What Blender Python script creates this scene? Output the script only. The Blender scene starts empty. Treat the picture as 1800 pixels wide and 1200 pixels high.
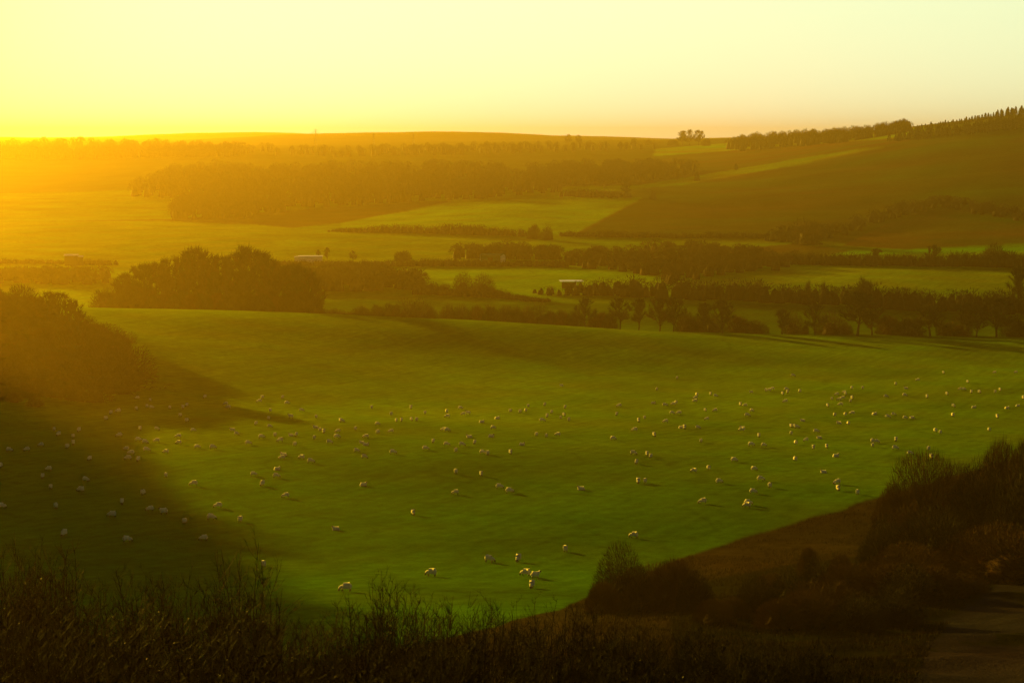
import bpy, math, random
import numpy as np
from mathutils import Vector, Matrix

random.seed(7); RNG = np.random.default_rng(11)
scene = bpy.context.scene
COL = scene.collection
R = math.radians

# ------------------------------------------------------------------ camera
F = 3300.0                      # focal length in pixels of an 1800 px wide frame
HZ = 250.0                      # horizon row
PITCH = math.atan((600 - HZ) / F)
CZ = 100.0
cam_d = bpy.data.cameras.new('camera'); cam = bpy.data.objects.new('camera', cam_d); COL.objects.link(cam)
cam_d.sensor_width = 36; cam_d.lens = 36 * F / 1800; cam_d.clip_end = 40000; cam_d.clip_start = 0.5
cam.location = (0, 0, CZ); cam.rotation_euler = (math.pi / 2 - PITCH, 0, 0)
scene.camera = cam

# ------------------------------------------------------------------ light
SUN_EL, SUN_AZ = 8.2, 35.8      # elevation, degrees to the left of the view
sd = bpy.data.lights.new('sun', 'SUN'); sun = bpy.data.objects.new('sun', sd); COL.objects.link(sun)
sd.energy = 5.0; sd.angle = R(0.9); sd.color = (1.0, 0.60, 0.03)
to_sun = Vector((-math.sin(R(SUN_AZ)) * math.cos(R(SUN_EL)), math.cos(R(SUN_AZ)) * math.cos(R(SUN_EL)), math.sin(R(SUN_EL))))
sun.rotation_euler = to_sun.to_track_quat('Z', 'Y').to_euler()
sun.location = (-400, 500, 400)

world = bpy.data.worlds.new('World'); scene.world = world; world.use_nodes = True
wn = world.node_tree.nodes; wl = world.node_tree.links; wn.clear()
sky = wn.new('ShaderNodeTexSky'); sky.sky_type = 'NISHITA'; sky.sun_disc = False
sky.sun_elevation = R(SUN_EL); sky.sun_rotation = R(-SUN_AZ); sky.dust_density = 1.0; sky.air_density = 1.0; sky.ozone_density = 0.5
tint = wn.new('ShaderNodeMixRGB'); tint.blend_type = 'MULTIPLY'; tint.inputs[0].default_value = 1
tint.inputs[2].default_value = (0.19, 0.17, 0.075, 1)
wl.new(sky.outputs[0], tint.inputs[1])
bg = wn.new('ShaderNodeBackground'); bg.inputs[1].default_value = 0.10
wo = wn.new('ShaderNodeOutputWorld'); # bright pale band of evening air low over the horizon, on the sunset side of the sky
tcw = wn.new('ShaderNodeTexCoord'); sep = wn.new('ShaderNodeSeparateXYZ'); wl.new(tcw.outputs['Generated'], sep.inputs[0])
bz = wn.new('ShaderNodeMapRange'); bz.interpolation_type = 'SMOOTHERSTEP'; wl.new(sep.outputs['Z'], bz.inputs[0])
bz.inputs[1].default_value = 0.07; bz.inputs[2].default_value = 0.17; bz.inputs[3].default_value = 1; bz.inputs[4].default_value = 0
dt = wn.new('ShaderNodeVectorMath'); dt.operation = 'DOT_PRODUCT'; wl.new(tcw.outputs['Generated'], dt.inputs[0]); dt.inputs[1].default_value = (0.09, 0.996, 0)
by = wn.new('ShaderNodeMapRange'); by.interpolation_type = 'SMOOTHERSTEP'; wl.new(dt.outputs['Value'], by.inputs[0])
by.inputs[1].default_value = 0.84; by.inputs[2].default_value = 1.0
mm = wn.new('ShaderNodeMath'); mm.operation = 'MULTIPLY'; wl.new(bz.outputs[0], mm.inputs[0]); wl.new(by.outputs[0], mm.inputs[1])
gl = wn.new('ShaderNodeVectorMath'); gl.operation = 'SCALE'; gl.inputs[0].default_value = (3.1, 3.78, 2.6); wl.new(mm.outputs[0], gl.inputs['Scale'])
ad = wn.new('ShaderNodeVectorMath'); ad.operation = 'ADD'; wl.new(tint.outputs[0], ad.inputs[0]); wl.new(gl.outputs[0], ad.inputs[1])
wl.new(ad.outputs[0], bg.inputs[0]); wl.new(bg.outputs[0], wo.inputs[0])

scene.view_settings.view_transform = 'Standard'; scene.view_settings.look = 'None'
scene.view_settings.gamma = 1.0; scene.view_settings.exposure = 1.18
scene.render.engine = 'CYCLES'
cy = scene.cycles
cy.use_denoising = True
cy.volume_bounces = 0; cy.max_bounces = 4; cy.diffuse_bounces = 2; cy.glossy_bounces = 1; cy.transparent_max_bounces = 4
cy.sample_clamp_indirect = 4

# ------------------------------------------------------------------ helpers
def tag(o, label=None, cat=None, group=None, kind=None):
    if label: o['label'] = label
    if cat: o['category'] = cat
    if group: o['group'] = group
    if kind: o['kind'] = kind
    return o

def empty(name, loc=(0, 0, 0)):
    o = bpy.data.objects.new(name, None); COL.objects.link(o); o.location = loc; o.empty_display_size = 0.2
    return o

def mesh_np(name, V, Fc, mat, smooth=False):
    """V (n,3), Fc (m,k) all faces with k corners"""
    me = bpy.data.meshes.new(name)
    V = np.asarray(V, np.float32); Fc = np.asarray(Fc, np.int32); k = Fc.shape[1]
    me.vertices.add(len(V)); me.vertices.foreach_set('co', V.ravel())
    me.loops.add(Fc.size); me.loops.foreach_set('vertex_index', Fc.ravel())
    me.polygons.add(len(Fc)); me.polygons.foreach_set('loop_start', np.arange(0, Fc.size, k, dtype=np.int32))
    me.polygons.foreach_set('use_smooth', np.full(len(Fc), smooth))
    me.update(calc_edges=True); me.validate()
    if mat: me.materials.append(mat)
    return me

def obj(name, me, parent=None, loc=None):
    o = bpy.data.objects.new(name, me); COL.objects.link(o)
    if parent: o.parent = parent
    if loc is not None: o.location = loc
    return o

class MB:
    """collects tubes, boxes and needles as triangles"""
    def __init__(s): s.V = []; s.T = []; s.n = 0
    def add(s, V, T):
        V = np.asarray(V, float); T = np.asarray(T, int)
        s.V.append(V); s.T.append(T + s.n); s.n += len(V)
    def tube(s, pts, rad, n=4):
        pts = [Vector(p) for p in pts]; V = []; T = []
        for i, p in enumerate(pts):
            d = (pts[min(i + 1, len(pts) - 1)] - pts[max(i - 1, 0)]).normalized()
            a = d.cross(Vector((0.3, 0.9, 0.1))).normalized(); b = d.cross(a)
            for k in range(n):
                t = 2 * math.pi * k / n
                V.append(p + (a * math.cos(t) + b * math.sin(t)) * rad[i])
        for i in range(len(pts) - 1):
            for k in range(n):
                a0 = i * n + k; a1 = i * n + (k + 1) % n; b0 = a0 + n; b1 = a1 + n
                T += [(a0, a1, b1), (a0, b1, b0)]
        m = len(V); V += [pts[-1]]; L = (len(pts) - 1) * n
        T += [(L + k, L + (k + 1) % n, m) for k in range(n)]
        s.add([tuple(v) for v in V], T)
    def box(s, c, d, rz=0):
        c = np.array(c, float); d = np.array(d, float) / 2
        P = np.array([[x, y, z] for x in (-1, 1) for y in (-1, 1) for z in (-1, 1)]) * d
        cr, sr = math.cos(rz), math.sin(rz)
        P = np.stack([P[:, 0] * cr - P[:, 1] * sr, P[:, 0] * sr + P[:, 1] * cr, P[:, 2]], 1) + c
        Q = [(0, 1, 3, 2), (4, 6, 7, 5), (0, 4, 5, 1), (2, 3, 7, 6), (0, 2, 6, 4), (1, 5, 7, 3)]
        T = []
        for a, b, cc, dd in Q: T += [(a, b, cc), (a, cc, dd)]
        s.add(P, T)
    def needles(s, P, D, L, W, rng=RNG):
        """thin tapering triangles from P along D"""
        P = np.asarray(P); D = np.asarray(D); N = len(P)
        D = D / (np.linalg.norm(D, axis=1, keepdims=True) + 1e-9)
        r = rng.normal(size=(N, 3)); S = np.cross(D, r); S /= (np.linalg.norm(S, axis=1, keepdims=True) + 1e-9)
        L = np.broadcast_to(L, N)[:, None]; W = np.broadcast_to(W, N)[:, None]
        V = np.stack([P - S * W / 2, P + S * W / 2, P + D * L], 1).reshape(-1, 3)
        s.add(V, np.arange(3 * N).reshape(-1, 3))
    def mesh(s, name, mat, smooth=False):
        return mesh_np(name, np.concatenate(s.V), np.concatenate(s.T), mat, smooth)

def new_mat(name):
    m = bpy.data.materials.new(name); m.use_nodes = True
    nt = m.node_tree; b = nt.nodes['Principled BSDF']
    return m, nt, b

def simple_mat(name, c, rough=0.8, var=0.35, scale=1.5, spec=0.03, trans=0.0):
    m, nt, b = new_mat(name)
    tc = nt.nodes.new('ShaderNodeNewGeometry')
    n = nt.nodes.new('ShaderNodeTexNoise'); n.inputs['Scale'].default_value = scale; n.inputs['Detail'].default_value = 4
    nt.links.new(tc.outputs['Position'], n.inputs['Vector'])
    r = nt.nodes.new('ShaderNodeValToRGB')
    r.color_ramp.elements[0].position = 0.3; r.color_ramp.elements[1].position = 0.7
    r.color_ramp.elements[0].color = tuple(x * (1 - var) for x in c) + (1,)
    r.color_ramp.elements[1].color = tuple(min(1, x * (1 + var)) for x in c) + (1,)
    nt.links.new(n.outputs['Fac'], r.inputs[0]); nt.links.new(r.outputs[0], b.inputs['Base Color'])
    b.inputs['Roughness'].default_value = rough; b.inputs['Specular IOR Level'].default_value = spec
    return m

# ------------------------------------------------------------------ terrain
ROWS = [
 # D   px: -500   0   300   600   900  1200  1500  1800  2300   values: metres below the camera
 (-60, [-3]*9), (0, [1.8]*9), (10, [4.2]*9), (25, [9.8]*9),
 (45,  [15.2,15.2,15.2,15.2,15.2,15.2,15.4,15.8,16]),
 (75,  [23]*9),
 (110, [31.5,31.5,31.5,31.5,31.5,31.5,31.6,31.6,31.6]),
 (160, [42.3,42.3,42.3,42.3,42.3,42.3,42.0,41.5,41]),
 (210, [51,51,51,51.2,51.5,51.5,50.8,50.0,49]),
 (260, [57,57.5,58,58.2,58.3,58.3,57.8,57.2,56]),
 (310, [60,60.8,61.2,61.5,61.6,61.6,61.6,61.0,60]),
 (370, [63,63.5,64,64.5,64.6,64.8,65.0,65.0,64]),
 (440, [66,66.5,67.5,68.4,68.8,69.2,69.6,69.8,70]),
 (550, [66,68,70,73.2,74.6,75.4,76.0,76.2,77]),
 (650, [62,64,65.5,72.0,76.0,79.4,80.0,80.2,81]),
 (700, [60,62,62.9,67.2,72.6,77.6,80.8,81.4,82]),
 (740, [62,63.5,65.0,67.4,70.6,75.6,81.0,82.2,83]),
 (790, [70,71,72.0,74.0,77.0,79.6,82.0,83.2,84]),
 (850, [76,76,76.5,80,84,84.5,85,85.6,86]),
 (950, [77,78,79,81,82,82.5,83,84,85]),
 (1050,[75,76,78,79,80,80.5,81,82,83]),
 (1200,[75,76,77,78,78.5,79,79,79,80]),
 (1350,[73,73,74,75.5,76.5,77,76,75,75]),
 (1500,[70,69,70,71,72,72.5,72.5,68,66]),
 (1700,[67,66,67.5,69,62,63,58,45,38]),
 (1900,[61,60,59,61,52,52,40,20,8]),
 (2200,[50,50,44,44,40,40,13,-13,-26]),
 (2500,[40,40,33,31,30,31,2,-33,-42]),
 (3000,[18,17,15,14,13,14,-14,-44,-46]),
 (4000,[0,0,2,1,0,0,-16,-38,-42]),
 (5500,[-6,-8,-4,-16,-18,-12,-20,-40,-50]),
 (7500, [-12,-14,-18,-26,-24,-14,-20,-30,-40]),
 (9000, [20]*9),
]
PXC = np.array([-500, 0, 300, 600, 900, 1200, 1500, 1800, 2300], float)
DR = np.array([r[0] for r in ROWS], float); HT = np.array([r[1] for r in ROWS], float)

def pchip(x, Y, xq):
    """monotone cubic, along axis 0 of Y"""
    h = np.diff(x); d = np.diff(Y, axis=0) / h[:, None]
    m = np.zeros_like(Y); m[0] = d[0]; m[-1] = d[-1]
    w1 = (2 * h[1:] + h[:-1])[:, None]; w2 = (h[1:] + 2 * h[:-1])[:, None]
    same = (d[:-1] * d[1:]) > 0
    with np.errstate(divide='ignore', invalid='ignore'):
        hm = (w1 + w2) / (w1 / d[:-1] + w2 / d[1:])
    m[1:-1] = np.where(same, hm, 0)
    i = np.clip(np.searchsorted(x, xq) - 1, 0, len(x) - 2)
    t = ((xq - x[i]) / h[i])[:, None]; hh = h[i][:, None]
    return ((2*t**3 - 3*t**2 + 1) * Y[i] + (t**3 - 2*t**2 + t) * hh * m[i] + (-2*t**3 + 3*t**2) * Y[i+1] + (t**3 - t**2) * hh * m[i+1])

def dmap(D): return np.log((np.asarray(D, float) + 120) / 60.0)
QD = np.linspace(0, dmap(9000), 1500); QX = np.linspace(-500, 2300, 500)
_dq = np.exp(QD) * 60 - 120
TAB = pchip(DR, HT, _dq)
TAB = pchip(PXC, TAB.T.copy(), QX).T.copy()
def _blur(A, k, ax):
    w = np.exp(-0.5 * (np.arange(-3*k, 3*k+1) / k) ** 2); w /= w.sum()
    P = np.pad(A, [(3*k, 3*k) if a == ax else (0, 0) for a in (0, 1)], mode='edge')
    return np.apply_along_axis(lambda v: np.convolve(v, w, 'valid'), ax, P)
TAB = _blur(_blur(TAB, 6, 0), 12, 1)

_NT = RNG.random((256, 256))
def vnoise(x, y, s):
    x = np.asarray(x, float) / s + 1000.3; y = np.asarray(y, float) / s + 1000.7
    xi = np.floor(x).astype(int); yi = np.floor(y).astype(int); fx = x - xi; fy = y - yi
    fx = fx * fx * (3 - 2 * fx); fy = fy * fy * (3 - 2 * fy)
    g = lambda a, b: _NT[a % 256, b % 256]
    return (g(xi, yi) * (1-fx) * (1-fy) + g(xi+1, yi) * fx * (1-fy) + g(xi, yi+1) * (1-fx) * fy + g(xi+1, yi+1) * fx * fy) * 2 - 1

def bump(X, Y, cx, cy, rx, ry, h, rot=0.0, p=2.0):
    c, s = math.cos(rot), math.sin(rot)
    u = ((X - cx) * c + (Y - cy) * s) / rx; v = (-(X - cx) * s + (Y - cy) * c) / ry
    return h * np.exp(-(u*u + v*v) ** (p / 2))

def height(X, Y):
    X = np.asarray(X, float); Y = np.asarray(Y, float)
    q = 900 + 3290 * X / np.maximum(Y, 60)
    a = (np.clip(q, -500, 2300) + 500) / 2800 * 499; b = np.clip(dmap(np.maximum(Y, -59.9)) / QD[-1], 0, 1) * 1499
    ai = np.clip(a.astype(int), 0, 498); bi = np.clip(b.astype(int), 0, 1498); fa = a - ai; fb = b - bi
    h = TAB[bi, ai] * (1-fb) * (1-fa) + TAB[bi+1, ai] * fb * (1-fa) + TAB[bi, ai+1] * (1-fb) * fa + TAB[bi+1, ai+1] * fb * fa
    z = CZ - h
    z = z + bump(X, Y, -195, 572, 60, 75, 21, 0.15, 3.0)            # scrubby knoll at the left edge
    z = z + bump(X, Y, -212, 470, 52, 66, 22, 0.1, 2.0)             # unseen shoulder added outside the frame, shaped to shade the lower left
    # spur added out of view on the left, shaped to shade near air and foreground
    zc = CZ + np.interp(Y, [-60, 0, 200, 400, 450, 525, 600, 680, 780, 900], [16, 24, 42, 42, 28, -4, -22, -50, -64, -80])
    ex = -0.278 * np.maximum(Y, 0) - 14; t = np.clip((ex - X) / np.maximum(ex + 262, 30), 0, 1); t = t * t * (3 - 2 * t)
    z = np.where(Y < 900, z + np.maximum(zc - z, 0) * t, z)
    near = np.clip((Y - 60) / 200, 0, 1)
    far = np.clip((Y - 900) / 800, 0, 1)
    z = z + near * (0.55 * vnoise(X, Y, 75) + 0.25 * vnoise(X + 40, Y, 30) + 0.05 * vnoise(X, Y + 9, 9)) * (1 + 0.0 * far)
    z = z + np.clip((Y - 3300) / 1500, 0, 1) * (13 * vnoise(X, Y, 900) + 7 * vnoise(X, Y + 77, 420))
    z = z + far * (1.6 * vnoise(X, Y, 260) + 1.0 * vnoise(X, Y, 110))
    bank = np.clip((q - 1000) / 300, 0, 1) * np.clip((240 - Y) / 60, 0, 1) * np.clip((Y - 40) / 60, 0, 1)
    z = z + bank * (0.8 * vnoise(X, Y, 14) + 0.35 * vnoise(X, Y, 5))
    hill = np.clip((Y - 1500) / 200, 0, 1) * np.clip((q - 1150) / 200, 0, 1) * np.clip((2500 - Y) / 200, 0, 1)
    z = z + hill * (2.2 * vnoise(X * 0.5, Y, 60) )
    return z

CP, SP = math.cos(PITCH), math.sin(PITCH)
def project(X, Y, Z):
    dz = Z - CZ
    f = Y * CP - dz * SP; u = Y * SP + dz * CP
    return 900 + F * X / f, 600 - F * u / f
def ray(px, py):
    return (px - 900), F * CP + (600 - py) * SP, -F * SP + (600 - py) * CP
_DM = np.exp(np.linspace(math.log(30), math.log(8000), 5000))
def hit(px, py, dmin=30, dmax=8000):
    dx, dy, dz = ray(px, py)
    D = _DM[(_DM >= dmin) & (_DM <= dmax)]
    X = dx / dy * D; Z = CZ + dz / dy * D
    g = height(X, D); below = np.nonzero(Z <= g)[0]
    i = below[0] if len(below) else int(np.argmin(Z - g))
    return X[i], D[i], g[i]
def at(px, D):
    """ground point in column px at forward distance D"""
    X = (px - 900) / 3285.0 * D
    z = float(height(X, D)); q, _ = project(X, D, z)
    X += (px - q) / F * D
    return X, D, float(height(X, D))
def top_height(px, D, ytop):
    x, y, z = at(px, D)
    dx, dy, dz = ray(px, ytop)
    return CZ + dz / dy * D - z

def inside(px, py, poly):
    ins = np.zeros(px.shape, bool); n = len(poly)
    for i in range(n):
        x0, y0 = poly[i]; x1, y1 = poly[(i + 1) % n]
        if y0 == y1: continue
        c = ((y0 > py) != (y1 > py)) & (px < (x1 - x0) * (py - y0) / (y1 - y0) + x0)
        ins ^= c
    return ins

# land cover colours; bank and chalk track also have shade put into them
C_GRASS = (0.070, 0.148, 0.005); C_GRASS2 = (0.098, 0.165, 0.006); C_BRIGHT = (0.095, 0.205, 0.006)
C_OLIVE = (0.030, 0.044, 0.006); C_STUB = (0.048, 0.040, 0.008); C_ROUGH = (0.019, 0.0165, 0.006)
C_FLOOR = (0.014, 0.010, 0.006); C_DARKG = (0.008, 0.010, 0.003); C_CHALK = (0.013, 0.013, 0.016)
FIELD_EDGE = [(-800, 1230), (450, 1190), (800, 1120), (1005, 1062), (1100, 1020), (1210, 975), (1300, 948), (1400, 918), (1520, 882), (1640, 846), (1760, 812), (1900, 780), (2600, 640)]
PATCH = [  # colour, polygon in picture columns and rows, nearest and farthest distance
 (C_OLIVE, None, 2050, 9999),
 (C_STUB, [(900,330),(1300,255),(1600,232),(1600,262),(1300,310),(1150,325)], 1900, 4500),
 (C_GRASS2, [(1150,262),(1640,222),(1640,238),(1150,275)], 2400, 4500),
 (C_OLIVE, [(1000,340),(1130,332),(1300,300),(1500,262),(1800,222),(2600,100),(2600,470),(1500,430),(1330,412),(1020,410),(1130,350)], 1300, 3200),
 (C_GRASS, [(1120,326),(1320,293),(1500,262),(1560,258),(1400,290),(1200,325),(1130,330)], 1700, 3000),
 (C_STUB, [(-500,400),(300,385),(560,366),(800,352),(640,388),(500,402),(200,400)], 1400, 2600),
 (C_GRASS2, [(-900,470),(-900,395),(280,388),(450,395),(600,408),(900,408),(960,430),(900,470)], 1100, 1900),
 (C_BRIGHT, [(600,392),(660,380),(800,358),(990,345),(1130,348),(1022,408),(900,412),(600,404)], 1350, 2300),
 (C_STUB, [(540,366),(700,356),(800,352),(660,378),(605,388),(480,392)], 1350, 2300),
 (C_STUB, [(1480,432),(1560,392),(1640,380),(1800,395),(2400,380),(2400,430),(1800,432),(1640,442)], 1200, 2000),
 (C_STUB, [(1016,408),(1126,350),(1131,350),(1022,410)], 1300, 2300),
 (C_GRASS, [(1380,450),(1800,428),(2300,420),(2300,450),(1400,462)], 1150, 1500),
 (C_STUB, [(1120,450),(1400,428),(1500,440),(1400,460),(1150,478)], 1100, 1500),
 (C_BRIGHT, [(660,480),(700,474),(1180,470),(1200,500),(960,522),(830,508),(760,490)], 960, 1350),
 (C_GRASS2, [(1180,500),(1300,476),(1400,470),(2300,468),(2300,515),(1600,510),(1400,498)], 1000, 1300),
 (C_BRIGHT, [(-900,545),(-900,500),(180,500),(180,548)], 830, 1150),
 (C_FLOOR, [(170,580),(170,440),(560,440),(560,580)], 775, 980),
]
def build_ground():
    u = np.concatenate([np.linspace(-6, -1.53, 40), np.linspace(-1.5, -0.36, 90), np.linspace(-0.355, 0.355, 900), np.linspace(0.36, 1.5, 70), np.linspace(1.6, 6, 20)])
    ya = np.concatenate([np.linspace(-58, 40, 40), np.exp(np.linspace(math.log(102), math.log(860), 520)) - 60])
    yb = np.exp(np.linspace(math.log(803), math.log(9000), 420))
    Yr = np.concatenate([ya, yb])
    U, Y = np.meshgrid(u, Yr); X = np.clip(U * (Y + 60), -14000 + 100 * U, 14000 + 100 * U)
    Z = height(X, Y)
    nr, nc = X.shape
    V = np.stack([X, Y, Z], -1).reshape(-1, 3)
    idx = np.arange(nr * nc).reshape(nr, nc)
    Q = np.stack([idx[:-1, :-1], idx[:-1, 1:], idx[1:, 1:], idx[1:, :-1]], -1).reshape(-1, 4)
    px, py = project(X, np.maximum(Y, 5), Z)
    C = np.zeros((nr, nc, 3)); K = np.zeros((nr, nc))       # colour, K = 1 in the sheep pasture, 0 elsewhere
    C[:] = C_GRASS
    near_dim = np.clip((470 - Y + 60 * vnoise(X, Y, 120)) / 180, 0, 1)[..., None]  # light falloff put into the colour: nearer pasture painted darker
    C[:] = C * (1 - near_dim) + np.array((0.026, 0.086, 0.004)) * near_dim
    edge = np.interp(px, [p[0] for p in FIELD_EDGE], [p[1] for p in FIELD_EDGE])
    wob = 3.0 * vnoise(X, Y, 9)
    bankm = (py > edge + wob) & (Y < 520)
    C[bankm] = C_ROUGH
    dk = bankm & (px > 1180) & (py > 985 + 0.22 * (1450 - px) + 14 * vnoise(X, Y, 12)); C[dk] = C_DARKG
    C[bankm & (Y < 90)] = C_FLOOR; C[(Y < 110) & (Y < 110 + 20 * vnoise(X, Y, 15))] = C_FLOOR
    chalk = bankm & (vnoise(X, Y, 2.2) + .8 * vnoise(X, Y, 7) > -.75) & inside(px + 14 * vnoise(X, Y, 6) + 8 * vnoise(X, Y, 2), py, [(1590,1240),(1640,1130),(1700,1060),(1800,985),(2000,900),(2300,1240)]); C[chalk] = C_CHALK
    knoll = (bump(X, Y, -195, 550, 58, 92, 1, 0.15, 3.0) + vnoise(X, Y, 12) * .06 > 0.10); C[knoll] = C_ROUGH
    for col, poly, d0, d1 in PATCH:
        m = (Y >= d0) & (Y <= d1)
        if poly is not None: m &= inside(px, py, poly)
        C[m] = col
    m = (Y > 797) & (Y < 960) & (px > 560); C[m] = (0.034, 0.084, 0.004)  # shade of hedges and trees put into this valley field's colour
    hv = (Y > 1300) & (px > 980) & (py > 215); q1 = np.clip(vnoise(X, Y, 90) + .6 * vnoise(X * .35, Y, 35), -1, 1)[..., None]
    C = np.where(hv[..., None], C * (1 + .45 * np.clip((px - 1060) / 160, 0, 1)[..., None] * q1 * np.array((-.6, .8, 0))), C)
    K[(~bankm) & (Y < 800) & (~knoll)] = 1
    # soften borders a little
    for ax in (0, 1):
        C2 = C.copy()
        if ax == 0: C2[1:-1] = (C[:-2] + 2 * C[1:-1] + C[2:]) / 4
        else: C2[:, 1:-1] = (C[:, :-2] + 2 * C[:, 1:-1] + C[:, 2:]) / 4
        C = C2
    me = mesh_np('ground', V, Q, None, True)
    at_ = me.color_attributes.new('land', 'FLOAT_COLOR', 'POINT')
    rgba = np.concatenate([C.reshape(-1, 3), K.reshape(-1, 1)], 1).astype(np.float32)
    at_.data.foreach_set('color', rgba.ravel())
    m, nt, b = new_mat('turf'); N = nt.nodes; Lk = nt.links
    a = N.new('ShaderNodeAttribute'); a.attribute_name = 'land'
    g = N.new('ShaderNodeNewGeometry')
    def noise(scale, detail=4, vec=None, rough=0.55):
        n = N.new('ShaderNodeTexNoise'); n.inputs['Scale'].default_value = scale; n.inputs['Detail'].default_value = detail
        n.inputs['Roughness'].default_value = rough
        Lk.new(vec or g.outputs['Position'], n.inputs['Vector']); return n
    n1 = noise(0.02, 5); n2 = noise(0.35, 4); n3 = noise(2.6, 3)
    # tractor lines: stripes that run along the near field edge
    mp = N.new('ShaderNodeMapping'); mp.inputs['Rotation'].default_value = (0, 0, R(24.7)); Lk.new(g.outputs['Position'], mp.inputs['Vector'])
    mp2 = N.new('ShaderNodeMapping'); mp2.inputs['Scale'].default_value = (0.42, 0.022, 1); Lk.new(mp.outputs[0], mp2.inputs['Vector'])
    ns = noise(1.0, 3, mp2.outputs[0], 0.6)
    def math_(op, x, y):
        q = N.new('ShaderNodeMath'); q.operation = op
        for i, v in enumerate((x, y)):
            if isinstance(v, (int, float)): q.inputs[i].default_value = v
            else: Lk.new(v, q.inputs[i])
        return q.outputs[0]
    def mr(x, lo, hi):
        q = N.new('ShaderNodeMapRange'); Lk.new(x, q.inputs[0]); q.inputs[1].default_value = 0.3; q.inputs[2].default_value = 0.7
        q.inputs[3].default_value = lo; q.inputs[4].default_value = hi; return q.outputs[0]
    f = math_('MULTIPLY', mr(n1.outputs['Fac'], 0.75, 1.25), mr(n2.outputs['Fac'], 0.82, 1.18))
    f = math_('MULTIPLY', f, mr(n3.outputs['Fac'], 0.8, 1.2))
    f = math_('MULTIPLY', f, mr(ns.outputs['Fac'], 0.88, 1.12))
    wv = N.new('ShaderNodeTexWave'); wv.inputs['Scale'].default_value = 0.10; wv.inputs['Distortion'].default_value = 7.0; wv.inputs['Detail'].default_value = 2; wv.inputs['Detail Scale'].default_value = 0.3
    Lk.new(mp.outputs[0], wv.inputs['Vector']); f = math_('MULTIPLY', f, mr(wv.outputs['Fac'], 0.965, 1.03))
    # paths trodden by the sheep
    vo = N.new('ShaderNodeTexVoronoi'); vo.feature = 'DISTANCE_TO_EDGE'; vo.inputs['Scale'].default_value = 0.035
    wd_ = N.new('ShaderNodeVectorMath'); wd_.operation = 'MULTIPLY_ADD'; Lk.new(noise(0.06, 3).outputs['Color'], wd_.inputs[0]); wd_.inputs[1].default_value = (14, 14, 0); Lk.new(g.outputs['Position'], wd_.inputs[2])
    Lk.new(wd_.outputs[0], vo.inputs['Vector'])
    pt = N.new('ShaderNodeMapRange'); Lk.new(vo.outputs['Distance'], pt.inputs[0]); pt.inputs[1].default_value = 0.006; pt.inputs[2].default_value = 0.03; pt.inputs[3].default_value = 0.86; pt.inputs[4].default_value = 1.0
    f = math_('MULTIPLY', f, pt.outputs[0])
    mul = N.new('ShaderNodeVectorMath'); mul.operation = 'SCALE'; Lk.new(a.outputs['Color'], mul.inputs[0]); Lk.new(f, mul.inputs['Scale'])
    # warmer, browner turf in broad patches
    mix = N.new('ShaderNodeMixRGB'); mix.blend_type = 'MULTIPLY'; n4 = noise(0.035, 6)
    Lk.new(mr(n4.outputs['Fac'], 0.0, 0.8), mix.inputs[0]); Lk.new(mul.outputs[0], mix.inputs[1]); mix.inputs[2].default_value = (1.35, 0.86, 0.9, 1)
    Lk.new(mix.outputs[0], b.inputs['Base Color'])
    b.inputs['Roughness'].default_value = 0.95; b.inputs['Specular IOR Level'].default_value = 0.0
    bp = N.new('ShaderNodeBump'); bp.inputs['Strength'].default_value = 0.35; bp.inputs['Distance'].default_value = 0.25
    hsum = math_('ADD', math_('MULTIPLY', ns.outputs['Fac'], 0.5), math_('MULTIPLY', n2.outputs['Fac'], 0.6))
    hsum = math_('ADD', hsum, math_('MULTIPLY', n3.outputs['Fac'], 0.12))
    Lk.new(hsum, bp.inputs['Height'])
    # upright blades: a steep fine relief, finer than a pixel from up here
    bl = noise(5.0, 2); bp2 = N.new('ShaderNodeBump'); bp2.inputs['Strength'].default_value = 1.0; bp2.inputs['Distance'].default_value = 0.55
    Lk.new(bl.outputs['Fac'], bp2.inputs['Height']); Lk.new(bp.outputs[0], bp2.inputs['Normal']); Lk.new(bp2.outputs[0], b.inputs['Normal'])
    # blades of grass catch and pass on the low sun: a broad, rough reflection in the colour of the cover
    gs = N.new('ShaderNodeBsdfGlossy'); gs.distribution = 'GGX'; gs.inputs['Roughness'].default_value = 0.62
    gc = N.new('ShaderNodeVectorMath'); gc.operation = 'SCALE'; Lk.new(mix.outputs[0], gc.inputs[0]); gc.inputs['Scale'].default_value = 3.6
    Lk.new(gc.outputs[0], gs.inputs['Color']); Lk.new(bp.outputs[0], gs.inputs['Normal'])
    ms = N.new('ShaderNodeMixShader'); ms.inputs[0].default_value = 0.26
    Lk.new(b.outputs[0], ms.inputs[1]); Lk.new(gs.outputs[0], ms.inputs[2])
    Lk.new(ms.outputs[0], [n for n in N if n.type == 'OUTPUT_MATERIAL'][0].inputs['Surface'])
    me.materials.append(m)
    o = obj('ground', me); tag(o, kind='structure')
    return o
build_ground()

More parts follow.
